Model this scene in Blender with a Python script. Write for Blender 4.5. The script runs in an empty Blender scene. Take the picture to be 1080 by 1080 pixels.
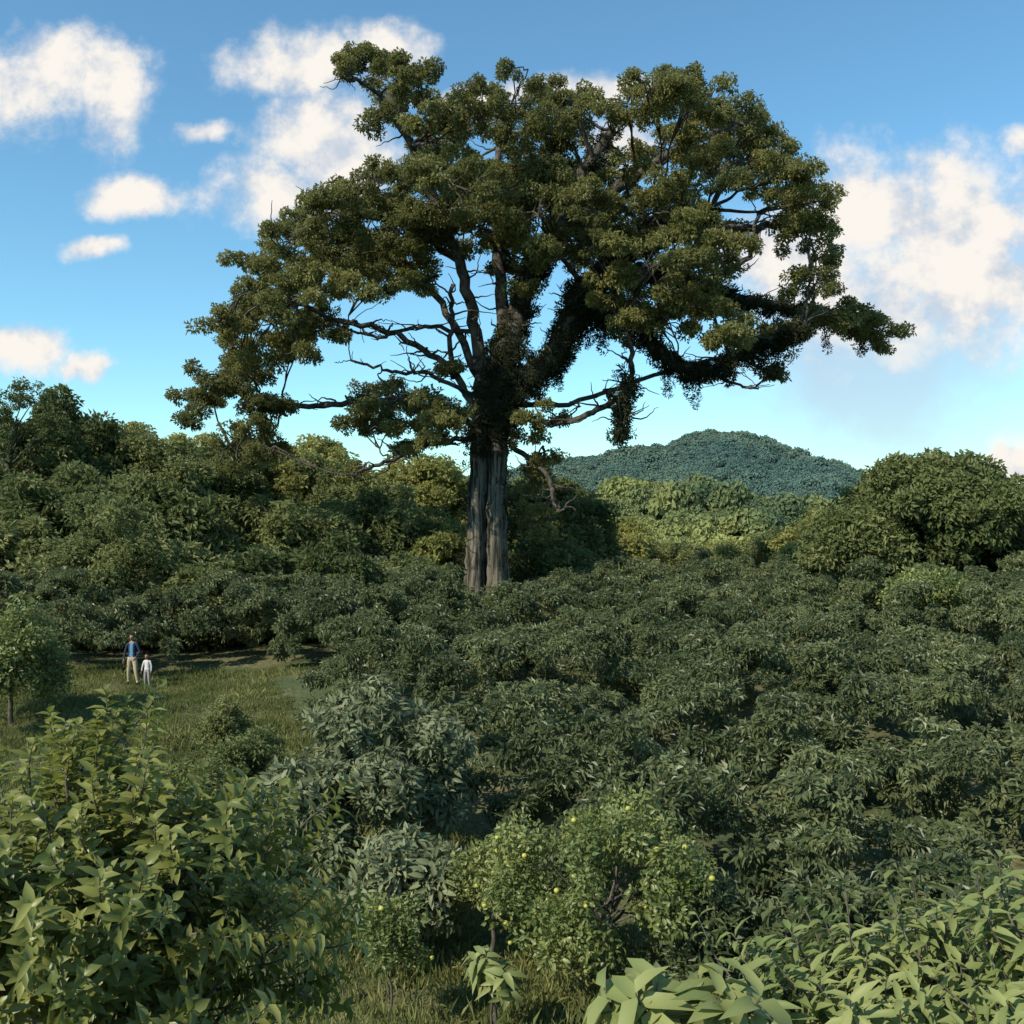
import bpy, math, random, bmesh
import numpy as np
from mathutils import Vector
rng=np.random.default_rng(7)
scene=bpy.context.scene
scene.view_settings.view_transform='Standard'
scene.view_settings.look='None'
scene.view_settings.exposure=0
U=rng.uniform
def link(o,parent=None):
    scene.collection.objects.link(o)
    if parent: o.parent=parent
    return o
def empty(name,loc=(0,0,0)):
    e=bpy.data.objects.new(name,None); e.location=loc; e.empty_display_size=.3
    return link(e)
# ---------------- node helpers
class NT:
    def __init__(s,nt): s.nt=nt; s.nt.nodes.clear()
    def n(s,t,**k):
        nd=s.nt.nodes.new(t)
        for a,b in k.items(): setattr(nd,a,b)
        return nd
    def l(s,a,b): s.nt.links.new(a,b)
    def sv(s,sock,v):
        if isinstance(v,bpy.types.NodeSocket): s.l(v,sock)
        else: sock.default_value=v
    def m(s,op,a,b=0.0,c=None,clamp=False):
        nd=s.n('ShaderNodeMath',operation=op,use_clamp=clamp)
        s.sv(nd.inputs[0],a); s.sv(nd.inputs[1],b)
        if c is not None: s.sv(nd.inputs[2],c)
        return nd.outputs[0]
    def v(s,op,a,b=None):
        nd=s.n('ShaderNodeVectorMath',operation=op)
        s.sv(nd.inputs[0],a)
        if b is not None: s.sv(nd.inputs[1],b)
        return nd.outputs['Value'] if op=='LENGTH' else nd.outputs[0]
    def mix(s,f,a,b,mode='MIX'):
        nd=s.n('ShaderNodeMix',data_type='RGBA',blend_type=mode)
        s.sv(nd.inputs[0],f)
        for i,q in ((6,a),(7,b)):
            if isinstance(q,tuple): q=tuple(q)+(1,) if len(q)==3 else q
            s.sv(nd.inputs[i],q)
        return nd.outputs[2]
    def ss(s,x,a,b):
        nd=s.n('ShaderNodeMapRange',interpolation_type='SMOOTHSTEP')
        s.sv(nd.inputs[0],x); nd.inputs[1].default_value=a; nd.inputs[2].default_value=b
        return nd.outputs[0]
    def noise(s,vec,scale,detail=3,rough=.5):
        nd=s.n('ShaderNodeTexNoise'); s.sv(nd.inputs['Vector'],vec)
        nd.inputs['Scale'].default_value=scale; nd.inputs['Detail'].default_value=detail; nd.inputs['Roughness'].default_value=rough
        return nd.outputs[0]
def newmat(name):
    m=bpy.data.materials.new(name); m.use_nodes=True
    return m,NT(m.node_tree)
def leaf_mat(name,dark,light,nscale=.3,trans=.25,rough=.5,spec=.35,tcol=None,w=(.5,.25,.25)):
    m,t=newmat(name)
    pos=t.n('ShaderNodeNewGeometry').outputs['Position']
    n=t.ss(t.noise(pos,nscale,2),.35,.65)
    r=t.m('FRACT',t.m('ADD',t.n('ShaderNodeObjectInfo').outputs['Random'],t.n('ShaderNodeAttribute',attribute_name='rnd').outputs['Fac']))
    lv=t.n('ShaderNodeAttribute',attribute_name='lv').outputs['Fac']
    f=t.m('ADD',t.m('ADD',t.m('MULTIPLY',n,w[0]),t.m('MULTIPLY',r,w[1])),t.m('MULTIPLY',lv,w[2]),clamp=True)
    col=t.mix(f,dark,light)
    p=t.n('ShaderNodeBsdfPrincipled'); t.l(col,p.inputs['Base Color'])
    p.inputs['Roughness'].default_value=rough; p.inputs['Specular IOR Level'].default_value=spec
    tr=t.n('ShaderNodeBsdfTranslucent')
    t.l(t.mix(.6,col,tcol or tuple(min(1,c*1.6) for c in light)),tr.inputs[0])
    mx=t.n('ShaderNodeMixShader'); mx.inputs[0].default_value=trans
    t.l(p.outputs[0],mx.inputs[1]); t.l(tr.outputs[0],mx.inputs[2])
    o=t.n('ShaderNodeOutputMaterial'); t.l(mx.outputs[0],o.inputs[0])
    return m
def plain_mat(name,a,b,scale=20,rough=.8,bump=.0,stretch=(1,1,1),spec=.2):
    m,t=newmat(name)
    pos=t.v('MULTIPLY',t.n('ShaderNodeTexCoord').outputs['Object'],stretch)
    n=t.noise(pos,scale,5,.6)
    f=t.ss(n,.35,.65)
    p=t.n('ShaderNodeBsdfPrincipled'); t.l(t.mix(f,a,b),p.inputs['Base Color'])
    p.inputs['Roughness'].default_value=rough; p.inputs['Specular IOR Level'].default_value=spec
    if bump:
        b_=t.n('ShaderNodeBump'); b_.inputs['Strength'].default_value=1; b_.inputs['Distance'].default_value=bump
        t.l(n,b_.inputs['Height']); t.l(b_.outputs[0],p.inputs['Normal'])
    o=t.n('ShaderNodeOutputMaterial'); t.l(p.outputs[0],o.inputs[0])
    return m
# ---------------- mesh helpers
def nrmz(a): return a/np.maximum(np.linalg.norm(a,axis=-1,keepdims=True),1e-9)
def leaves(name,P,D,N,L,W,mat,fine=False,droop=.25,fold=.25):
    n=len(P); D=nrmz(D); S=nrmz(np.cross(D,N)); Nn=np.cross(S,D)
    L=np.broadcast_to(L,(n,))[:,None]; W=np.broadcast_to(W,(n,))[:,None]
    lvv=rng.random(n)
    if fine:
        cols=[(0,0,0),(.3,0,0),(.68,0,0),(1,0,0),(.25,.42,1),(.62,.40,1),(.25,-.42,1),(.62,-.40,1)]
        V=[]
        for t,s,f in cols:
            V.append(P+D*L*t+S*W*s+Nn*(W*fold*f*.6-L*droop*t*t))
        V=np.stack(V,1).reshape(-1,3); k=8
        fs=[(0,1,4),(4,1,2,5),(5,2,3),(0,6,1),(6,7,2,1),(7,3,2)]
    else:
        V=np.stack([P,P+D*L*.45+S*W*.5+Nn*W*fold,P+D*L-Nn*L*droop,P+D*L*.45-S*W*.5+Nn*W*fold],1).reshape(-1,3); k=4
        fs=[(0,1,2),(0,2,3)]
    F=[tuple(i*k+j for j in f) for i in range(n) for f in fs]
    me=bpy.data.meshes.new(name); me.from_pydata(V.tolist(),[],F)
    a=me.attributes.new('lv','FLOAT','POINT'); a.data.foreach_set('value',np.repeat(lvv,k).astype(np.float32))
    me.materials.append(mat)
    if fine: me.shade_smooth()
    return me
PROTO={}
def make_coll(name,meshes,realize=True):
    c=bpy.data.collections.new(name)
    for i,m in enumerate(meshes):
        o=bpy.data.objects.new(name+"_%d"%i,m); c.objects.link(o)
    PROTO[name]=(c,len(meshes),realize); return name
def gn_group(cname):
    key='scatter_'+cname
    if key in bpy.data.node_groups: return bpy.data.node_groups[key]
    g=bpy.data.node_groups.new(key,'GeometryNodeTree')
    g.interface.new_socket('Geometry',in_out='INPUT',socket_type='NodeSocketGeometry')
    g.interface.new_socket('Geometry',in_out='OUTPUT',socket_type='NodeSocketGeometry')
    N=g.nodes.new; L=g.links.new
    gi=N('NodeGroupInput'); go=N('NodeGroupOutput')
    ci=N('GeometryNodeCollectionInfo'); ci.inputs['Collection'].default_value=PROTO[cname][0]
    ci.inputs['Separate Children'].default_value=True
    ip=N('GeometryNodeInstanceOnPoints'); ip.inputs['Pick Instance'].default_value=True
    def attr(nm,dt):
        a=N('GeometryNodeInputNamedAttribute'); a.data_type=dt; a.inputs['Name'].default_value=nm
        return [o for o in a.outputs if o.enabled and o.name=='Attribute'][0]
    er=N('FunctionNodeEulerToRotation')
    L(attr('rot','FLOAT_VECTOR'),er.inputs[0]); L(er.outputs[0],ip.inputs['Rotation'])
    L(attr('scl','FLOAT_VECTOR'),ip.inputs['Scale'])
    L(attr('idx','INT'),ip.inputs['Instance Index'])
    L(gi.outputs[0],ip.inputs['Points']); L(ci.outputs[0],ip.inputs['Instance'])
    if PROTO[cname][2]:
        rz=N('GeometryNodeRealizeInstances'); L(ip.outputs[0],rz.inputs[0]); L(rz.outputs[0],go.inputs[0])
    else: L(ip.outputs[0],go.inputs[0])
    return g
def scatter(name,P,R,S,cname,parent=None):
    P=np.asarray(P,dtype=np.float32); n=len(P)
    S=np.asarray(S,dtype=np.float32)
    if S.ndim==1: S=np.repeat(S[:,None],3,1)
    me=bpy.data.meshes.new(name); me.vertices.add(n); me.vertices.foreach_set('co',P.ravel())
    a=me.attributes.new('rot','FLOAT_VECTOR','POINT'); a.data.foreach_set('vector',np.asarray(R,dtype=np.float32).ravel())
    a=me.attributes.new('scl','FLOAT_VECTOR','POINT'); a.data.foreach_set('vector',S.ravel())
    a=me.attributes.new('idx','INT','POINT'); a.data.foreach_set('value',rng.integers(0,PROTO[cname][1],n).astype(np.int32))
    a=me.attributes.new('rnd','FLOAT','POINT'); a.data.foreach_set('value',rng.random(n).astype(np.float32))
    o=bpy.data.objects.new(name,me); link(o,parent)
    md=o.modifiers.new('scatter','NODES'); md.node_group=gn_group(cname)
    return o
def rot_to(Nv,jit=.3):
    Nv=nrmz(Nv+rng.normal(0,jit,Nv.shape))
    th=np.arccos(np.clip(Nv[:,2],-1,1)); ph=np.arctan2(Nv[:,1],Nv[:,0])
    return np.stack([U(-.3,.3,len(Nv)),th,ph],1)
def dirs(n):
    return nrmz(rng.normal(0,1,(n,3)))
# ---------------- tubes
class Builder:
    def __init__(s): s.V=[];s.F=[];s.n=0;s.M=[]
    def tube(s,pts,rad,sides=8,lobes=None,mi=0):
        pts=np.asarray(pts,float); rad=np.asarray(rad,float); m=len(pts)
        T=nrmz(np.gradient(pts,axis=0))
        ref=np.array([0,1.,0]) if abs(T[0,1])<.8 else np.array([1.,0,0])
        A=nrmz(ref-T*(T@ref)[:,None]); B=np.cross(T,A)
        th=np.linspace(0,2*np.pi,sides,endpoint=False)
        for i in range(m):
            r=rad[i]*np.ones(sides)
            if lobes is not None: r=r*lobes(th,i/(m-1))
            s.V.append(pts[i]+A[i]*(np.cos(th)*r)[:,None]+B[i]*(np.sin(th)*r)[:,None])
        o=s.n
        for i in range(m-1):
            for j in range(sides):
                k=(j+1)%sides
                s.F.append((o+i*sides+j,o+i*sides+k,o+(i+1)*sides+k,o+(i+1)*sides+j)); s.M.append(mi)
        s.F.append(tuple(o+(m-1)*sides+j for j in range(sides))); s.M.append(mi)
        s.n+=m*sides
    def mesh(s,name,mats):
        me=bpy.data.meshes.new(name); me.from_pydata(np.concatenate(s.V).tolist(),[],s.F)
        for q in (mats if isinstance(mats,list) else [mats]): me.materials.append(q)
        me.polygons.foreach_set('material_index',s.M)
        me.shade_smooth(); return me
def smooth_path(p,sub=6,jit=0.0):
    p=np.asarray(p,float); out=[]
    q=np.vstack([2*p[0]-p[1],p,2*p[-1]-p[-2]])
    for i in range(1,len(q)-2):
        for t in np.linspace(0,1,sub,endpoint=False):
            a,b,c,d=q[i-1],q[i],q[i+1],q[i+2]
            out.append(.5*((2*b)+(-a+c)*t+(2*a-5*b+4*c-d)*t*t+(-a+3*b-3*c+d)*t**3))
    out.append(p[-1]); out=np.array(out)
    if jit: out[1:-1]+=rng.normal(0,jit,out[1:-1].shape)
    return out
# ---------------- terrain
def H(x,y):
    x=np.asarray(x,float); y=np.asarray(y,float)
    z=np.interp(y,[-60,0,3,14,18,26,36,50,60,80,120,200,400,3000],[12,-1.8,-3.2,-7.1,-7.35,-6.75,-5.95,-5.75,-5.4,-6,-15,-26,-34,-34])
    ss=np.clip((y-16)/34,0,1)
    z=z+.06*np.clip(x,0,40)*ss
    # grassy knoll that carries the two people; it falls away towards the viewer
    z=z-.75*np.exp(-((y-25)/6.0)**2)*np.clip((-x-2)/6,0,1)
    near=np.exp(-(y/90)**2)
    z=z+near*(.14*np.sin(x*.55+y*.3)+.10*np.sin(y*.7-x*.25+1)+.04*np.sin(x*1.9+y*1.3))*np.clip((y-6)/8,0,1)
    z=z+np.clip(-(x+16),0,60)*.05*ss
    return z
def grid_mesh(name,xs,ys,hf,mat):
    X,Y=np.meshgrid(xs,ys); Z=hf(X,Y)
    V=np.stack([X,Y,Z],-1).reshape(-1,3); nx=len(xs)
    F=[(j*nx+i,j*nx+i+1,(j+1)*nx+i+1,(j+1)*nx+i) for j in range(len(ys)-1) for i in range(nx-1)]
    me=bpy.data.meshes.new(name); me.from_pydata(V.tolist(),[],F); me.materials.append(mat); me.shade_smooth()
    return link(bpy.data.objects.new(name,me))
gm,t=newmat('grass_ground')
pos=t.n('ShaderNodeNewGeometry').outputs['Position']
n1=t.ss(t.noise(pos,.35,4),.38,.62); n2=t.noise(pos,6,5,.7)
c=t.mix(n1,(.065,.095,.028),(.17,.155,.065)); c=t.mix(t.ss(n2,.4,.7),c,(.045,.055,.02))
p=t.n('ShaderNodeBsdfPrincipled'); t.l(c,p.inputs['Base Color']); p.inputs['Roughness'].default_value=.9
bp=t.n('ShaderNodeBump'); bp.inputs['Distance'].default_value=.05; t.l(n2,bp.inputs['Height']); t.l(bp.outputs[0],p.inputs['Normal'])
o=t.n('ShaderNodeOutputMaterial'); t.l(p.outputs[0],o.inputs[0])
gx=np.geomspace(60,3000,22)[1:]; xs=np.concatenate([-gx[::-1],np.arange(-60,60.1,.8),gx])
ys=np.concatenate([[-1500,-600,-200],np.arange(-60,100,.8),np.geomspace(100,3000,40)])
grid_mesh('ground',xs,ys,H,gm)
# ---------------- materials
M_big=leaf_mat('big_tree_leaf',(.06,.075,.022),(.29,.275,.09),.25,.28,.5,.3)
M_epi=leaf_mat('epiphyte_leaf',(.02,.028,.012),(.06,.065,.028),.6,.12,.7,.2)
M_cof=leaf_mat('coffee_leaf',(.042,.067,.028),(.22,.245,.105),.45,.24,.42,.4)
M_for=leaf_mat('forest_leaf',(.055,.085,.028),(.205,.225,.08),.14,.25,.55,.25)
M_for2=leaf_mat('forest_light_leaf',(.10,.135,.045),(.29,.30,.115),.2,.28,.55,.25)
M_yel=leaf_mat('sunlit_leaf',(.17,.19,.055),(.40,.38,.125),.2,.3,.6,.2)
M_cit=leaf_mat('citrus_leaf',(.05,.085,.018),(.36,.36,.10),1.5,.32,.4,.45,tcol=(.40,.45,.08),w=(.2,.35,.45))
M_cit2=leaf_mat('orange_tree_leaf',(.06,.105,.025),(.29,.31,.10),.8,.25,.4,.4,w=(.4,.3,.3))
M_sil=leaf_mat('silver_leaf',(.075,.105,.045),(.28,.30,.16),.8,.22,.5,.3)
M_pale=leaf_mat('pale_leaf',(.12,.17,.05),(.38,.40,.15),2,.3,.5,.3,tcol=(.38,.44,.14),w=(.3,.3,.4))
M_hill=leaf_mat('hill_leaf',(.06,.12,.08),(.38,.38,.12),.03,.15,.8,.1,w=(.6,.35,.05))
M_mtn=leaf_mat('mountain_leaf',(.085,.16,.15),(.18,.25,.18),.01,.1,.9,.05,w=(.6,.3,.1))  # bluish tone is distance haze painted into the leaf colour
M_grass=leaf_mat('grass_blade',(.09,.13,.035),(.31,.31,.12),.5,.3,.6,.2)
M_bark=plain_mat('furrowed_bark',(.028,.027,.02),(.22,.20,.15),6.5,.95,.2,(1,1,.07),.05)
M_bark2=plain_mat('branch_bark',(.035,.03,.024),(.12,.105,.08),3,.9,.05)
M_twig=plain_mat('grey_bark',(.07,.065,.05),(.15,.135,.105),6,.9,.01)
M_fruit=plain_mat('citrus_fruit',(.32,.36,.07),(.52,.46,.09),6,.45,spec=.4)
# ---------------- leaf prototypes (unit radius clumps)
def clump(name,n,L,W,mat,fine=False,flat=.5,droop=.25,down=.1,shell=.5,up=.7):
    d=dirs(n); r=(shell+(1-shell)*rng.random(n))[:,None]; P=d*r; P[:,2]*=flat
    D=d*np.array([1,1,.5])+rng.normal(0,.45,(n,3)); D[:,2]-=down
    N=rng.normal(0,.45,(n,3))+np.array([0,0,up])+d*.3
    return leaves(name,P*(1-L*.4),D,N,L*U(.7,1.2,n),W*U(.8,1.2,n),mat,fine,droop)
make_coll('c_big',[clump('cb',80,.42,.2,M_big,flat=.6) for _ in range(6)])
make_coll('c_epi',[clump('ce',60,.5,.16,M_epi,flat=.9,down=.5) for _ in range(3)])
make_coll('c_cof',[clump('cc',62,.46,.2,M_cof,flat=.45,down=.35,droop=.35) for _ in range(6)])
make_coll('c_for',[clump('cf',64,.42,.22,M_for,flat=.6) for _ in range(5)])
make_coll('c_for2',[clump('cg',70,.40,.18,M_for2,flat=.6) for _ in range(4)])
make_coll('c_yel',[clump('cy',64,.42,.22,M_yel,flat=.6) for _ in range(4)])
make_coll('c_sil',[clump('cs',46,.6,.22,M_sil,fine=True,flat=.55,down=.3) for _ in range(4)])
make_coll('c_citf',[clump('ct',60,.34,.17,M_cit2,fine=True,flat=.8) for _ in range(4)])
def crown(name,mat,n=1500):
    P=[];N=[]
    for k in range(9):
        c=dirs(1)[0]*.55*np.array([1,1,.6]); c[2]=abs(c[2])*.9
        d=dirs(n//9); d[:,2]=np.abs(d[:,2])*1.1-.25
        P.append(c+d*U(.32,.5)*U(.8,1.05,(len(d),1))); N.append(d)
    P=np.concatenate(P);N=np.concatenate(N)+rng.normal(0,.4,(len(P),3))
    D=np.cross(N,dirs(len(P)))
    return leaves(name,P,D,N,.2,.15,mat)
make_coll('c_hill',[crown('ch',M_hill,1100) for _ in range(5)],False)
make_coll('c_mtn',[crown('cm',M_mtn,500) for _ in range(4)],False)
def sprig(name,n,length,L,W,mat,wmat,droop=.2,spread=1.0,lift=.35):
    tpar=np.linspace(.12,1,n); P=np.stack([.08*length*np.sin(tpar*3),.05*length*np.cos(tpar*4),tpar*length],1)
    az=np.arange(n)*2.4+U(-.4,.4,n)
    D=np.stack([np.cos(az)*spread,np.sin(az)*spread,lift+.6*tpar+rng.normal(0,.15,n)],1)
    N=np.stack([-np.cos(az)*.5,-np.sin(az)*.5,np.ones(n)],1)+rng.normal(0,.25,(n,3))
    me=leaves(name,P,D,N,L*U(.55,1.2,n),W*U(.8,1.15,n),mat,True,droop,.35)
    b=Builder(); b.tube(np.vstack([[[0,0,-.15*length]],P]),np.linspace(.006,.0025,n+1)*(L/.1)**.5,5)
    mw=b.mesh('w',wmat)
    bm=bmesh.new(); bm.from_mesh(me); k=len(bm.faces); bm.from_mesh(mw); bm.faces.ensure_lookup_table()
    for f in bm.faces[k:]: f.material_index=1
    me.materials.append(wmat); bm.to_mesh(me); bm.free(); return me
make_coll('s_cit',[sprig('sc',int(11+i*2),.2+.035*i,.105,.047,M_cit,M_twig,droop=.15+.1*i) for i in range(5)])
make_coll('s_pale',[sprig('sp',int(10+i*2),.24+.04*i,.115,.038,M_pale,M_twig,droop=.45,spread=1.2,lift=.0) for i in range(4)])
make_coll('s_broad',[sprig('sb',int(8+i),.18,.2,.08,M_pale,M_twig,droop=.7,spread=1.2,lift=.0) for i in range(3)])
def tuft(name,n=130,R=.45):
    P=np.zeros((n,3)); P[:,0]=rng.normal(0,R*.5,n);P[:,1]=rng.normal(0,R*.5,n); P[:,2]=-.03
    D=rng.normal(0,.45,(n,3)); D[:,2]=1
    return leaves(name,P,D,dirs(n),U(.06,.17,n),.018,M_grass,droop=.3,fold=0)
make_coll('g_tuft',[tuft('gt') for _ in range(4)],False)
bm=bmesh.new(); bmesh.ops.create_icosphere(bm,subdivisions=2,radius=1)
for v in bm.verts: v.co.z*=.93
mf=bpy.data.meshes.new('fruit'); bm.to_mesh(mf); bm.free(); mf.materials.append(M_fruit); mf.shade_smooth()
make_coll('fruit',[mf])
# ---------------- hill and mountain
def interp_ridge(pts,scale):
    u=[(a-540)*scale for a,b in pts]; z=[(540-b)*scale for a,b in pts]
    return lambda x: np.interp(x,u,z)
rm=interp_ridge([(-600,560),(0,540),(400,520),(520,502),(590,488),(650,480),(700,471),(735,460),(755,457),(785,459),(820,471),(855,486),(900,502),(1000,520),(1200,540),(1800,590)],.648)
def HM(x,y):
    sh=np.interp(y,[300,420,560,700,800,1100],[0,.18,.55,1,.85,0])
    fold=9*np.sin(x*.03+y*.012)*np.sin(y*.009+1)+5*np.sin(x*.07-y*.03)
    return -36+(rm(x)+36)*sh+fold*np.clip(1-abs(sh-.5)*2,0,1)
mg=plain_mat('mountain_ground',(.085,.15,.14),(.14,.2,.15),.02,.95)  # aerial haze put into the base colour, to match the mountain leaves
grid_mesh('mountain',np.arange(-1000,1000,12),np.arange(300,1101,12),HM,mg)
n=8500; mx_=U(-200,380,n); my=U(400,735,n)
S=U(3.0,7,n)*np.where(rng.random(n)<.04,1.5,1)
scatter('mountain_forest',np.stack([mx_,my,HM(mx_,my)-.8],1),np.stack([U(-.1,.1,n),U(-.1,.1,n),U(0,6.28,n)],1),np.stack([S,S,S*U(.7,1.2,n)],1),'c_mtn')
rh=interp_ridge([(-600,600),(300,560),(560,550),(620,543),(700,530),(760,527),(830,541),(880,556),(1000,575),(1600,600)],.2037)
def HH(x,y):
    sh=np.interp(y,[120,160,220,260,330],[0,.35,1,.8,0])
    return -28+(rh(x)+28)*sh+1.5*np.sin(x*.09+y*.05)*np.sin(y*.06)
hg=plain_mat('hill_ground',(.06,.10,.05),(.11,.14,.06),.1,.95)
grid_mesh('hill',np.arange(-240,240,5),np.arange(120,331,5),HH,hg)
n=1400; hx=U(-40,110,n); hy=U(135,232,n); S=U(1.8,4.0,n)*np.where(rng.random(n)<.2,1.7,1)
scatter('hill_forest',np.stack([hx,hy,HH(hx,hy)+S*.3],1),np.stack([U(-.1,.1,n),U(-.1,.1,n),U(0,6.28,n)],1),np.stack([S,S,S*U(.8,1.4,n)],1),'c_hill')
# ---------------- generic crowns
def fill(c,r,n,inner=.55):
    d=dirs(n); d[:,2]=np.where(d[:,2]<-.3,d[:,2]*.5,d[:,2]); d=nrmz(d)
    P=np.array(c)+d*np.array(r)*(inner+(1-inner)*rng.random((n,1))**.6)
    return P,d
def make_tree(name,x,y,ztop,R,coll='c_for',cs=.8,dens=1.0,lobes=14,hz=.75,trunk=.16,wood=None,fruit=0,bottom=None,lsize=.38,jr=(.75,1.2)):
    zb=float(H(x,y)); e=empty(name,(x,y,zb))
    top=ztop-zb; hc=min(R*hz*1.3,top*.8)
    cz=top-hc*.8
    if bottom is not None: cz=(top+bottom)/2; hc=(top-bottom)/2
    P=[];Nn=[]; b=Builder()
    b.tube(smooth_path([(0,0,-.3),(U(-.1,.1)*R*.3,U(-.1,.1),cz*.5),(U(-.2,.2),U(-.2,.2),cz)],5,.02),np.linspace(trunk,trunk*.5,11),8)
    for k in range(lobes):
        a=k*2.4+U(-.5,.5); el=math.asin(min(1,max(-.6,-.6+1.6*(k+.5)/lobes+U(-.1,.1)))) 
        rr=(1-lsize)*U(*jr)
        c=np.array([math.cos(a)*math.cos(el)*R*rr,math.sin(a)*math.cos(el)*R*rr,cz+math.sin(el)*hc*rr])
        lr=R*lsize*U(.55,1.15); lz=min(hc,R)*lsize*U(.55,1.1)
        m=int(dens*5*(lr*lr+lr*lz*2)/(cs*cs)*.55)+3
        p,d=fill(c,(lr,lr,lz),m,.4); P.append(p);Nn.append(d)
        s0=np.array([0,0,cz*U(.55,.9)])
        b.tube(smooth_path([s0,(s0+c)/2+rng.normal(0,.05*R,3),c],4,.01),np.linspace(trunk*.35,trunk*.1,9),5)
    P=np.concatenate(P);Nn=np.concatenate(Nn)
    ok=P[:,2]+zb>H(P[:,0]+x,P[:,1]+y)+.1; P=P[ok];Nn=Nn[ok]
    s=cs*U(.6,1.25,len(P))
    link(bpy.data.objects.new('trunk',b.mesh('trunk',wood or M_bark2)),e)
    scatter('foliage',P,rot_to(Nn*.6+np.array([0,0,.5])),s,coll,e)
    if fruit:
        i=rng.choice(len(P),fruit); q=P[i]+Nn[i]*cs*.6
        scatter('fruits',q,np.zeros((fruit,3)),U(.032,.045,fruit),'fruit',e)
    return e
# background trees from surveyed bearing, height angle and distance
def br(u,v,y): return ((u-540)/1080*y,(540-v)/1080*y)
cc=('c_for','c_yel','c_for2')
for u,v,y,R,c in [(60,434,62,4.5,0),(125,460,66,4.5,0),(175,470,64,4,2),(235,480,70,4,0),(300,476,74,4.5,1),(350,494,72,4,0),(395,507,68,3.5,2),
  (450,492,85,5.5,1),(335,464,92,4.5,1),(500,515,85,4,1),(205,464,92,5.5,1),(130,458,90,5,1),
  (575,505,72,4,0),(612,530,68,3.0,0),(652,552,84,4,1),(700,572,84,4,2),(760,578,86,3.5,1),(820,566,84,4,2),(865,548,80,4,1),
  (35,510,50,4,0),(100,490,52,4.5,2),(160,520,50,3.5,0),(230,530,54,4,0),(300,540,55,4,2),(370,530,58,4,0),(430,540,60,4,2),(470,560,58,3,1),
  (20,560,46,3,2),(110,570,46,3.5,0),(190,575,45,3,2),(260,590,46,3,0),(340,580,48,3.2,0),(420,595,50,3,2),(575,570,60,3,0),(640,600,58,2.5,0),
  (-60,480,52,5,0),(-140,480,52,5,0),(1150,500,52,5,0)]:
    x,z=br(u,v,y)
    make_tree('background_tree',x,y,z,R,cc[c],cs=.8,lobes=18,lsize=.33)
x,z=br(985,474,51); make_tree('round_tree',x,51,z,5.3,'c_for',cs=.7,lobes=34,hz=.85,dens=1.3,lsize=.3,jr=(.95,1.08),bottom=.5)
x,z=br(905,535,49); make_tree('broadleaf_tree',x,49,z,2.6,'c_for2',cs=.7)
x,z=br(1085,520,54); make_tree('broadleaf_tree',x,54,z,4.0,'c_for',cs=.7,lobes=20,lsize=.3)
x,z=br(10,400,58); make_tree('feathery_tree',x,58,z,3.6,'c_for',cs=.42,dens=.2,lobes=14,wood=M_bark2,trunk=.2,lsize=.3)
# ---------------- coffee shrubs
def cof_ok(x,y):
    edge=np.interp(y,[12,14,16,20,28,36,37.5],[5,3.2,2.8,.2,-4.2,-8.4,-8.8])
    return (y>37.8)|(x>edge)
P=[];Nn=[];Sc=[]
for yy in np.arange(12.5,58,2.1):
    w=yy*.58+3
    for xx in np.arange(-w,w,2.2):
        x=xx+U(-.45,.45); y=yy+U(-.35,.35)
        if not cof_ok(x,y): continue
        if 13<y<17 and abs(x-1.4)<1.9: continue
        if math.hypot(x+1.4,y-55)<1.6: continue
        h=U(1.5,3.0)*(1.0 if y>18 else .85); r=U(.9,1.25)
        if y>37 and x<-2.5: h=U(2.4,3.6); r=U(1.2,1.6)
        if abs(x+1.4)<2.5 and y>47: h=U(1.3,1.9)
        zb=float(H(x,y))
        nt=int(r*8)
        for q in range(nt):
            dd=dirs(1)[0]; dd[2]=abs(dd[2])*1.15-.15
            c=np.array([x,y,zb+h*.38])+dd*np.array([r*.78,r*.78,h*.58])
            n=int(U(4,7)); ds=dirs(n)*np.array([.38,.38,.18])
            P.append(c+ds); Nn.append(np.tile(dd,(n,1))+ds*.8); Sc.append(U(.26,.46,n))
P=np.concatenate(P);Nn=np.concatenate(Nn);Sc=np.concatenate(Sc)
scatter('coffee_shrubs',P,rot_to(Nn*.7+np.array([0,0,.6]),.25),Sc,'c_cof')
# ---------------- mid plants
def plant(name,u,v,y,R,coll,**k):
    x,z=br(u,v,y); k.setdefault('wood',M_twig); make_tree(name,x,y,z,R,coll,**k)
plant('silvery_shrub_tree',400,724,20.5,2.0,'c_sil',cs=.34,dens=.7,lobes=24,bottom=.1,trunk=.07,lsize=.28)
plant('silvery_shrub',335,785,19.5,1.2,'c_sil',cs=.34,dens=.7,lobes=14,bottom=.0,trunk=.06,lsize=.32)
plant('weedy_shrub',262,760,23,1.1,'c_for2',cs=.34,dens=.6,lobes=12,bottom=.0,trunk=.05)
plant('weedy_shrub',200,780,20,.8,'c_for2',cs=.3,dens=.6,lobes=10,bottom=.0,trunk=.05)
plant('weedy_shrub',235,735,29,.8,'c_for2',cs=.3,dens=.6,lobes=10,bottom=.0,trunk=.05)
plant('orange_tree',640,838,15.5,1.75,'c_citf',cs=.28,dens=.6,lobes=26,bottom=.35,trunk=.06,fruit=70,lsize=.27)
plant('orange_tree',520,865,16.5,1.1,'c_citf',cs=.28,dens=.6,lobes=14,bottom=.3,trunk=.05,fruit=10,lsize=.3)
plant('understory_shrub',430,870,17,1.1,'c_sil',cs=.34,dens=.8,lobes=16,bottom=.1,trunk=.05,lsize=.3)
plant('understory_shrub',745,905,14.8,.8,'c_cof',cs=.3,dens=.8,lobes=12,bottom=.0,trunk=.05)
plant('citrus_sapling',412,940,14.5,.5,'c_citf',cs=.2,dens=.6,lobes=10,bottom=.5,trunk=.022,fruit=5)
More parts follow.
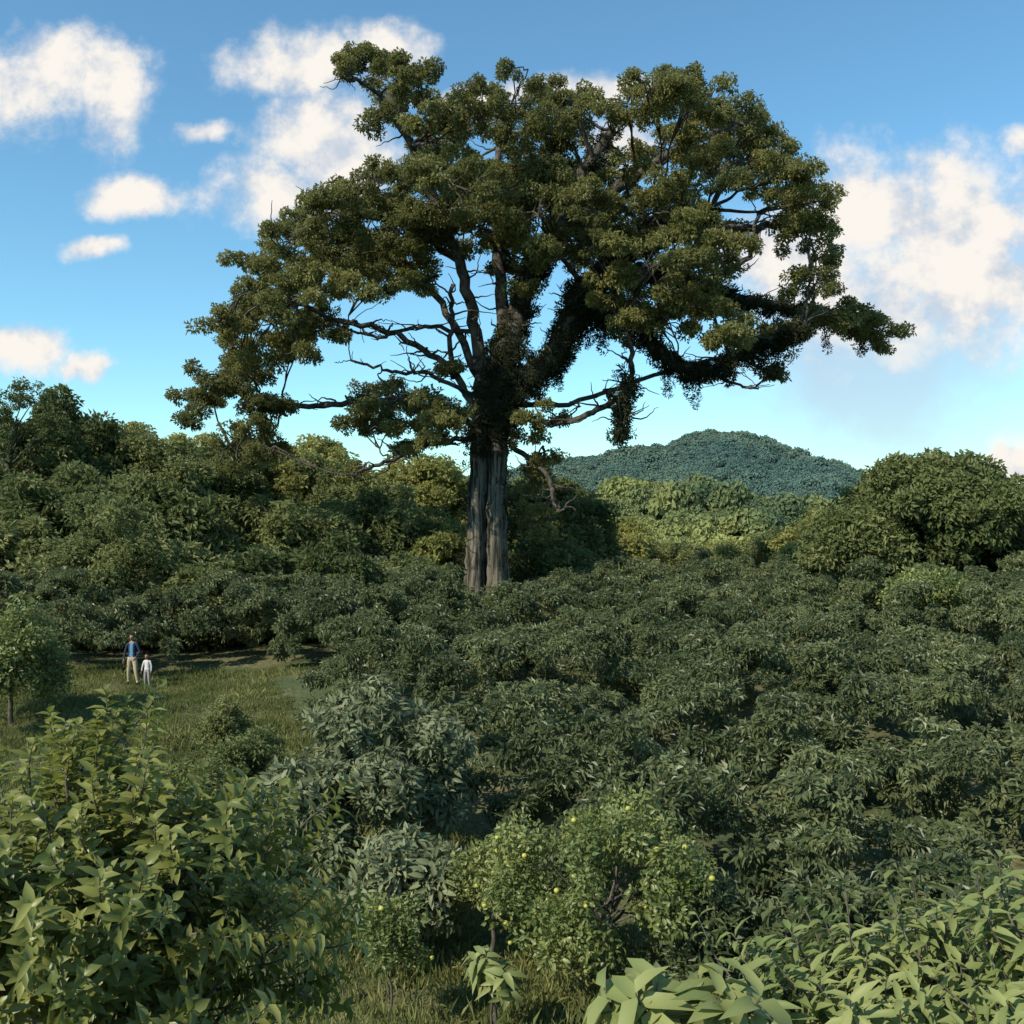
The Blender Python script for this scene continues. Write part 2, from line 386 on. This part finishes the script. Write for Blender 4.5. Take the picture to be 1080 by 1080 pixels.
plant('lemon_tree',12,636,31,1.9,'c_citf',cs=.42,dens=.7,lobes=18,bottom=.1,trunk=.09,fruit=40)
plant('orange_tree',455,640,42,1.9,'c_citf',cs=.5,dens=.6,lobes=12,bottom=1.0,trunk=.09,fruit=40)
plant('orange_tree',980,600,40,1.9,'c_citf',cs=.5,dens=.6,lobes=12,bottom=1.0,trunk=.09,fruit=50)
plant('sparse_tree',120,530,44,3.0,'c_for2',cs=.5,dens=.35,lobes=14,trunk=.14)
def sprig_bush(name,base,ctr,R,n,coll,s=(.8,1.3),inner=.6,stems=14,up=.5):
    e=empty(name,tuple(base)); base=np.array(base); c=np.array(ctr)-base
    k=max(6,n//14); a=dirs(k); a[:,2]=np.where(a[:,2]<-.5,-a[:,2],a[:,2])
    A=c+a*np.array(R)*U(.55,1.05,(k,1)); j=rng.integers(0,k,n)
    P=A[j]+rng.normal(0,1,(n,3))*np.array(R)*.13; d=nrmz(P-c)
    inn=rng.random(n)<.3; P[inn]=(c+d*np.array(R)*.6*rng.random((n,1))**.4)[inn]
    scatter('foliage',P,rot_to(d+np.array([0,0,up]),.35),U(s[0],s[1],n),coll,e)
    b=Builder()
    for q in range(stems+k//2):
        t_=A[rng.integers(k)]; mid=np.array([t_[0]*.35,t_[1]*.35,t_[2]*.55])
        b.tube(smooth_path([(rng.normal(0,.04),rng.normal(0,.04),-.2),mid,t_],5,.01),np.linspace(.025,.005,11),6)
    link(bpy.data.objects.new('stems',b.mesh('stems',M_twig)),e)
    return e
x,y=-2.2,5.1
sprig_bush('citrus_tree',(x,y,float(H(x,y))),(x,y,-2.38),(1.12,.9,1.05),1000,'s_cit',s=(.75,1.15))
x,y=.62,3.8
sprig_bush('broadleaf_plant',(x,y,float(H(x,y))),(x,y,-2.02),(.27,.25,.25),30,'s_broad',inner=.4,stems=6,s=(.7,1.05),up=1)
x,y=1.8,4.3
sprig_bush('pale_leaved_shrub',(x,y,float(H(x,y))),(x,y,-2.47),(.78,.7,.55),480,'s_pale',stems=12,s=(.7,1.1))
x,y=2.15,3.9
sprig_bush('pale_leaved_shrub',(x,y,float(H(x,y))),(x,y,-2.1),(.35,.4,.45),130,'s_pale',stems=8,s=(.7,1.1))
x,y=-.25,14.2
sprig_bush('papaya_seedling',(x,y,float(H(x,y))),(x,y,float(H(x,y))+.75),(.4,.4,.4),14,'s_broad',s=(1.1,1.6),inner=.3,stems=5)
# ---------------- the big tree
TY=55.; s_=TY/1080
def cp(u,v,dy=0.):
    k=(1+dy/TY); return np.array([(u-540)*s_*k,TY+dy,(540-v)*s_*k])
big=empty('giant_shade_tree',(float(cp(513,0)[0]),TY,float(H(-1.4,TY))))
off=np.array(big.location)
limbs=[ # (points, r0, r1 px, dy_end)
 ([(522,450),(528,400),(540,345),(560,290),(590,240),(612,190),(645,140)],16,5,2),
 ([(506,450),(506,400),(500,340),(484,275),(455,205),(432,150),(408,100)],8,3,-3),
 ([(534,380),(528,300),(522,220),(532,130)],8,3,4),
 ([(530,410),(575,385),(598,350),(608,310),(640,280),(690,240),(750,220)],14,4,-3),
 ([(598,345),(640,325),(672,345),(705,378),(745,388),(800,365),(850,345)],10,3,-5),
 ([(610,305),(680,290),(740,300),(800,320),(860,330),(915,345)],9,3,4),
 ([(590,240),(660,190),(730,150),(790,130)],8,3,3),
 ([(640,280),(720,250),(790,240),(850,235)],7,3,5),
 ([(508,440),(470,385),(410,350),(345,335),(290,305)],4,2,-4),
 ([(506,450),(440,425),(360,425),(300,430),(235,415),(200,430)],4,1.8,3),
 ([(506,400),(465,320),(410,260),(355,220)],4.5,2,5),
 ([(484,275),(420,230),(370,200),(310,250)],4,2,-5),
 ([(532,440),(590,445),(635,430),(662,405),(666,360)],3.5,2.5,-3),
 ([(662,400),(658,430),(652,462)],3,2,-3),
 ([(534,425),(600,425),(690,395),(770,380),(812,392)],3,1.5,4),
 ([(506,460),(450,470),(400,490),(370,500)],3,1.5,-4),
 ([(408,120),(395,95),(360,80)],2.5,1.5,-3),
 ([(478,400),(476,340),(478,300)],3,2,-2),
 ([(540,470),(575,500),(590,540)],3,2,-2),
 ([(500,350),(440,345),(400,355),(360,345)],2.5,1.2,-2),
 ([(505,420),(450,395),(410,390),(370,380)],2.5,1.2,-3),
 ([(700,375),(760,400),(800,410)],2,1,-3),
 ([(640,280),(620,250),(640,215),(700,200)],3.5,2,-2),
 ([(740,300),(790,270),(800,230),(830,210)],3.5,1.5,2),
]
b=Builder(); L3=[]; epiP=[]
def lob(th,tt): 
    return 1+.10*np.sin(3*th+1)+.09*np.sin(5*th+2+tt*1.2)+.05*np.sin(9*th+tt*2)
zb=off[2]
tr=[np.array([cp(511,0)[0],TY+.35,zb-.6]),cp(511,600,.35),cp(512,560,.35),cp(513,520,.3),cp(514,480,.3),cp(517,440,.2),cp(528,400)]
tp=smooth_path(tr,6,.015)
b.tube(tp-off,np.interp(np.linspace(0,1,len(tp)),[0,.3,.7,1],[.7,.58,.52,.65]),40,lob)
for q,(du,dy,r) in enumerate([(-10.5,-.35,.45),(11,-.35,.5),(-2,.7,.4),(18,.35,.2),(-17,.4,.18)]):
    pt=smooth_path([cp(513+du*1.4,650,dy*1.5),cp(513+du*1.1,610,dy*1.1),cp(513+du,560,dy),cp(514+du*.95,500,dy),cp(516+du*.9,440,dy*.6),cp(523+du*.8,400,0)],8,.035)
    b.tube(pt-off,np.linspace(r*1.2,r*.72,len(pt)),20,lambda th,tt,q=q:1+.13*np.sin(4*th+tt*3+q)+.09*np.sin(7*th+q+tt)+.05*np.sin(11*th-tt*3))
for li,(pts,r0,r1,dyE) in enumerate(limbs):
    m=len(pts); raw=[]
    for i,(u,v) in enumerate(pts):
        tq=i/(m-1); raw.append(cp(u,v,dyE*tq*tq if li<12 else dyE*tq))
    if li in(13,): raw=[cp(u,v,-3) for u,v in pts]
    sp=smooth_path(raw,7,.07); rr=np.linspace(r0,r1,len(sp))*s_
    b.tube(sp-off,rr,10,lambda th,tt:1+.08*np.sin(3*th+tt*9),mi=1)
    L3.append((sp,rr))
    if li in (0,3,4,5): 
        for p_,r_ in zip(sp,rr):
            for _ in range(11): epiP.append(p_+dirs(1)[0]*r_*1.35+np.array([0,0,-.15]))
            if rng.random()<.55:
                for q in range(int(U(2,9))): epiP.append(p_+np.array([U(-.14,.14),U(-.14,.14),-.3-.24*q]))
    if li==13:
        for p_ in sp: 
            for _ in range(6): epiP.append(p_+rng.normal(0,.2,3))
    for _ in range(int(len(sp)*.8)):
        i=rng.integers(3,len(sp)); d=dirs(1)[0]; d[2]=abs(d[2])*.6-.1; ln=U(.8,2.6); p0=sp[i]
        tw=smooth_path([p0,p0+d*ln*.5+rng.normal(0,.15,3),p0+d*ln+rng.normal(0,.3,3)+np.array([0,0,U(-.3,.3)])],5,.03)
        b.tube(tw-off,np.linspace(min(rr[i]*.5,.07),.015,len(tw)),5,mi=1)
for _ in range(240): # vines on the upper trunk
    tq=U(370,480); epiP.append(cp(517+(450-tq)*.22+U(-24,30),tq,U(-1.3,.3)))
for _ in range(50): # a few climbers lower on the trunk
    tq=U(480,600); epiP.append(cp(513+(1 if rng.random()<.65 else -1)*U(14,24),tq,U(-.6,.3)))
LP=np.concatenate([a for a,_ in L3]); LR=np.concatenate([a for _,a in L3])
cl="""385 75 33 20;420 92 38 24;447 88 22 20;366 70 18 10;402 122 28 10;565 73 36 6;500 118 55 24;458 148 46 26;548 112 48 26;600 104 36 18;
690 96 42 20;738 108 55 28;790 130 40 25;655 112 38 16;818 150 22 16;400 188 50 28;352 216 42 26;480 190 58 34;555 165 55 38;595 140 30 22;
700 150 45 22;765 178 50 26;822 188 40 26;852 216 30 22;300 258 46 24;350 262 48 32;420 248 58 36;500 238 58 38;570 225 48 38;620 230 34 30;
690 222 55 30;750 250 40 26;846 248 34 22;868 240 22 16;272 292 36 22;330 308 48 28;392 300 36 18;290 342 46 26;245 368 32 22;340 345 30 16;
550 275 34 26;625 275 40 22;690 285 55 30;742 306 42 30;862 300 28 20;880 330 36 14;915 340 30 14;922 368 14 14;230 395 32 16;205 424 28 12;
193 442 12 10;262 392 28 18;285 428 26 10;250 478 26 24;285 470 26 14;420 420 46 16;398 448 46 14;460 440 34 20;440 468 32 12;380 430 22 12;
474 395 16 12;380 500 16 8;536 372 22 30;552 440 24 26;572 474 30 22;560 512 28 22;598 440 20 6;700 338 44 12;768 345 36 22;808 352 20 14;
812 388 20 10;838 345 24 9;655 355 14 10;655 440 7 22;570 545 30 25;440 296 26 12;310 372 26 12;880 270 16 12;530 205 50 35;460 215 50 30;660 176 26 12;
720 200 40 20;640 316 26 10;780 282 20 12;265 320 26 18;322 236 26 16;375 275 40 24;240 345 26 18;790 160 45 24;610 255 30 22;265 425 22 14;270 455 24 16;680 330 34 14;935 350 14 8"""
P=[];Nn=[]
for row in cl.replace('\n','').split(';'):
    u,v,ru,rv=map(float,row.split())
    depth=9*math.sqrt(max(.04,1-((u-560)/400)**2))*(1 if v<360 else .5)
    if ru<24 or rv<8: dys=[U(-.6,.6)*depth*.6]
    elif 500<u<600 and v>340: dys=[U(-1.5,1.5)]
    else: dys=[U(-1,-.1)*depth,U(.1,1)*depth]
    for dy in dys:
        c=cp(u+rng.normal(0,ru*.1),v+rng.normal(0,rv*.1),dy); a=ru*s_; e_=rv*s_
        nsub=2+int(a*e_*2.6)
        i=np.argmin(np.linalg.norm(LP-c,axis=1)); 
        mid=(LP[i]+c)/2+rng.normal(0,.35,3)
        dist=np.linalg.norm(LP[i]-c); r0=min(LR[i]*.5,.05+.02*dist)
        sp=smooth_path([LP[i],mid,c],5,.05); b.tube(sp-off,np.linspace(r0,.035,len(sp)),6,mi=1)
        for q in range(nsub):
            d=dirs(1)[0]*U(.3,1.0)**.5; c2=c+d*np.array([a,max(a*.9,.8),e_])*.98
            pr=U(.3,.95)*min(1,.5+a*.25); r2=np.array([pr,pr,pr*.45])
            n=int(3+9*pr*pr)
            p,dn=fill(c2,r2,n,.2); P.append(p);Nn.append(dn)
            tw=smooth_path([c if q%2 else sp[len(sp)//2],(c+c2)/2+rng.normal(0,.2,3),c2],4,.04)
            b.tube(tw-off,np.linspace(.045,.015,len(tw)),5,mi=1)
P=np.concatenate(P);Nn=np.concatenate(Nn)
link(bpy.data.objects.new('trunk_and_limbs',b.mesh('trunk_and_limbs',[M_bark,M_bark2])),big)
scatter('foliage',P-off,rot_to(Nn*.5+np.array([0,0,.6])),U(.28,.56,len(P)),'c_big',big)
E=np.array(epiP); scatter('epiphytes',E-off,U(0,6.28,(len(E),3)),U(.22,.48,len(E)),'c_epi',big)
# ---------------- grass
n=5600; gx_=U(-24,6,n); gy=U(12.5,38.5,n)
ok=~cof_ok(gx_,gy+.0)|((gy>37.5)&(gx_<-7)); gx_=gx_[ok];gy=gy[ok]; n=len(gx_)
scatter('grass',np.stack([gx_,gy,H(gx_,gy)],1),np.stack([np.zeros(n),np.zeros(n),U(0,6.28,n)],1),U(.8,1.4,n)*np.where(rng.random(n)<.06,1.8,1),'g_tuft')
# ---------------- people
def skin_mesh(V,E,R,root=0,sub=2):
    me=bpy.data.meshes.new('tmp'); me.from_pydata(V,E,[]); o=bpy.data.objects.new('tmp',me); scene.collection.objects.link(o)
    md=o.modifiers.new('s','SKIN'); md.use_smooth_shade=True
    sk=me.skin_vertices[0].data
    for i,r in enumerate(R): sk[i].radius=r if isinstance(r,tuple) else (r,r)
    sk[root].use_root=True
    sb=o.modifiers.new('u','SUBSURF'); sb.levels=sub; sb.render_levels=sub
    dg=bpy.context.evaluated_depsgraph_get(); dg.update()
    r=bpy.data.meshes.new_from_object(o.evaluated_get(dg)); bpy.data.objects.remove(o); return r
def cloth(name,c): return plain_mat(name,tuple(q*.85 for q in c),c,30,.85,.002)
M_skin=cloth('skin',(.38,.22,.15)); M_hair=cloth('hair',(.03,.02,.015)); M_shoe=cloth('shoes',(.04,.03,.025)); M_eye=cloth('eye',(.02,.015,.01)); M_lip=cloth('lip',(.3,.1,.08))
def person(name,x,y,scale,head,top,inner,pants,yaw,armR,armL,stance):
    V=[(0,0,.96),(0,0,1.1),(0,.01,1.3),(0,.01,1.45),(0,0,1.56)]; R=[(.15,.105),(.135,.10),(.16,.11),(.07,.065),(.052,.052)]
    E=[(0,1),(1,2),(2,3),(3,4)]
    fingers=[]
    for sd,arm in ((1,armR),(-1,armL)):
        k=len(V); el,wr=arm; el=np.array(el)*[sd,1,1]; wr=np.array(wr)*[sd,1,1]; d=nrmz(wr-el); pm=wr+d*.075
        V+= [(sd*.17,.01,1.41),tuple(el),tuple(wr),tuple(pm)]; R+=[.062,.046,.03,(.036,.02)]
        E+=[(3,k),(k,k+1),(k+1,k+2),(k+2,k+3)]
        side=nrmz(np.cross(d,[sd*1.,.2,0])); 
        for f in range(4):
            a=pm+side*(f-1.5)*.019; ln=[.07,.08,.075,.058][f]
            fingers.append([a-d*.02,a+d*ln*.5,a+d*ln*.8+np.array([-sd*.012,-.006,0]),a+d*ln+np.array([-sd*.03,-.01,0])])
        a=wr+d*.03-side*.03; fingers.append([a,a-side*.025+d*.03,a-side*.03+d*.055])
        k=len(V); st=stance[0 if sd>0 else 1]
        V+=[(sd*.09,0,.9),(sd*(.09+st[0]*.5),-.03+st[1]*.5,.5),(sd*(.09+st[0]),st[1]+.02,.09),(sd*(.1+st[0]*1.1),st[1]-.13,.04)]
        R+=[.1,.072,.048,(.045,.035)]; E+=[(0,k),(k,k+1),(k+1,k+2),(k+2,k+3)]
    body=skin_mesh(V,E,R)
    for m_ in (top,inner,pants,M_skin,M_shoe,M_hair,M_eye,M_lip): body.materials.append(m_)
    for p_ in body.polygons:
        c=p_.center
        arm_=abs(c.x)>.2 and .6<c.z<1.5
        if c.z<.095: k=4
        elif arm_ : 
            wz=min(armR[1][2],armL[1][2]); k=3 if c.z<max(wz,.0)+.02 and abs(c.x)>.19 else 0
        elif c.z<.985: k=2
        elif c.z<1.47: k=1 if (abs(c.x)<.055 and c.y<-.02) else 0
        else: k=3
        p_.material_index=k
    bm=bmesh.new(); bm.from_mesh(body)
    for ch in fingers:
        fm=skin_mesh([tuple(q) for q in ch],[(i,i+1) for i in range(len(ch)-1)],[.0095]*(len(ch)-1)+[.008],sub=1)
        k=len(bm.faces); bm.from_mesh(fm); bm.faces.ensure_lookup_table()
        for f in bm.faces[k:]: f.material_index=3;f.smooth=True
    hc=Vector((0,-.02,1.665))
    def blob(c,r,mi,fn=None,seg=20):
        k=len(bm.faces); g=bmesh.ops.create_uvsphere(bm,u_segments=seg,v_segments=seg//2+2,radius=1)
        for v in g['verts']:
            q=Vector((v.co.x*r[0],v.co.y*r[1],v.co.z*r[2]))
            if fn: q=fn(q)
            v.co=hc+(Vector(c)+q)*head
        bm.faces.ensure_lookup_table()
        for f in bm.faces[k:]: f.material_index=mi;f.smooth=True
    blob((0,0,0),(.078,.095,.115),3,lambda q:Vector((q.x*(1-.35*max(0,-q.z)/.115),q.y,q.z)),28)
    blob((0,.012,.02),(.087,.1,.108),5,lambda q:Vector((q.x,q.y if q.z>.05 or q.y>0 else q.y*.35,max(q.z,-.05))),28)
    blob((0,-.096,-.012),(.014,.02,.026),3); blob((0,-.086,-.055),(.026,.01,.008),7)
    for sd in(1,-1):
        blob((sd*.03,-.083,.012),(.013,.01,.008),6); blob((sd*.078,.005,-.005),(.012,.02,.03),3)
    bm.to_mesh(body); bm.free()
    o=link(bpy.data.objects.new(name,body)); o.location=(x,y,float(H(x,y))+.01); o.scale=(scale,)*3; o.rotation_euler=(0,0,yaw)
person('man',-13.35,36,1.0,1,cloth('dark_jacket',(.03,.045,.08)),cloth('blue_shirt',(.12,.3,.5)),cloth('khaki_trousers',(.5,.43,.29)),math.radians(-5),
   ((.27,.03,1.15),(.2,-.14,.98)),((.27,.02,1.14),(.27,-.08,.88)),((.12,-.05),(.1,.1)))
person('child',-12.72,35.7,.66,1.3,cloth('white_shirt',(.7,.69,.66)),cloth('white_shirt_front',(.72,.7,.68)),cloth('grey_trousers',(.35,.34,.32)),math.radians(-10),
   ((.25,.0,1.15),(.26,-.06,.9)),((.26,.0,1.15),(.3,-.03,.9)),((.05,0),(.05,.03)))
# ---------------- world
sd=Vector((-.62,-.52,.70)).normalized(); el=math.asin(sd.z); az=math.atan2(sd.x,sd.y)
w=bpy.data.worlds.new('World'); scene.world=w; w.use_nodes=True; t=NT(w.node_tree)
sky=t.n('ShaderNodeTexSky',sky_type='NISHITA'); sky.sun_disc=False; sky.sun_elevation=el; sky.sun_rotation=az
sky.air_density=1.0; sky.dust_density=.1; sky.ozone_density=1.7
Dv=t.n('ShaderNodeTexCoord').outputs['Generated']
sx=t.n('ShaderNodeSeparateXYZ'); t.l(Dv,sx.inputs[0])
ya=t.m('MAXIMUM',t.m('ABSOLUTE',sx.outputs[1]),.08)
cx=t.n('ShaderNodeCombineXYZ'); t.l(t.m('DIVIDE',sx.outputs[0],ya),cx.inputs[0]); t.l(t.m('DIVIDE',sx.outputs[2],ya),cx.inputs[1]); t.l(t.m('MULTIPLY',t.m('LESS_THAN',sx.outputs[1],0.0),7.0),cx.inputs[2])
Pp=cx.outputs[0]
wn=t.n('ShaderNodeTexNoise'); t.l(Pp,wn.inputs['Vector']); wn.inputs['Scale'].default_value=7; wn.inputs['Detail'].default_value=6
warp=t.v('MULTIPLY',t.v('SUBTRACT',wn.outputs['Color'],(.5,.5,.5)),(.13,.09,0))
Pw=t.v('ADD',Pp,warp)
blobs="""60 80 75 40;118 90 36 46;15 95 50 40;205 130 28 14;150 198 46 20;108 262 36 13;35 358 40 26;90 385 20 12;325 62 85 34;395 38 42 22;345 145 78 56;
285 200 64 36;500 92 60 16;630 82 50 14;642 152 40 26;920 230 100 58;1045 245 120 76;990 300 170 74;830 265 90 58;1090 480 40 22;1090 160 30 20"""
acc=None
for row in blobs.replace('\n','').split(';'):
    u,v,ru,rv=map(float,row.split())
    q=t.v('MULTIPLY',t.v('SUBTRACT',Pw,((u-540)/1080,(540-v)/1080,0)),(1080/ru/1.35,1080/rv/1.35,0))
    q=t.m('SUBTRACT',1.0,t.v('LENGTH',q)); acc=q if acc is None else t.m('MAXIMUM',acc,q)
acc=t.m('MAXIMUM',acc,-.7)
fb=t.noise(Pp,11,9,.62)
dens=t.m('ADD',acc,t.m('MULTIPLY',t.m('SUBTRACT',fb,.5),2.2))
alpha=t.ss(dens,-.1,.7)
q=t.v('LENGTH',t.v('MULTIPLY',t.v('SUBTRACT',Pw,(.36,.14,0)),(4.4,6.5,0)))
hz=t.m('MULTIPLY',t.ss(t.m('ADD',t.m('SUBTRACT',1.0,q),t.m('MULTIPLY',t.m('SUBTRACT',fb,.5),.8)),0,.8),.65)
fb2=t.noise(t.v('ADD',Pp,(.02,-.026,0)),11,6,.6)
lit=t.ss(t.m('ADD',t.m('SUBTRACT',fb,fb2),t.m('MULTIPLY',dens,.12)),-.12,.16)
ccol=t.mix(lit,(4.0,4.5,5.2),(6.7,6.35,5.9))
skc=t.mix(1.0,sky.outputs[0],(.80,1.2,1.24),'MULTIPLY')
c=t.mix(hz,skc,(3.6,4.0,4.6)); c=t.mix(alpha,c,ccol)
bg=t.n('ShaderNodeBackground'); bg.inputs[1].default_value=.145; t.l(c,bg.inputs[0])
o=t.n('ShaderNodeOutputWorld'); t.l(bg.outputs[0],o.inputs[0])
sl=bpy.data.lights.new('sun','SUN'); sl.energy=5.0; sl.angle=math.radians(.5); sl.color=(1,.92,.76)
so=link(bpy.data.objects.new('sun',sl)); so.rotation_euler=(-sd).to_track_quat('-Z','Y').to_euler(); so.location=(-40,-20,60)
cam=bpy.data.cameras.new('camera'); cam.lens=36; cam.sensor_width=36; cam.clip_end=6000; cam.clip_start=.05
co=link(bpy.data.objects.new('camera',cam)); co.rotation_euler=(math.radians(90),0,0); scene.camera=co
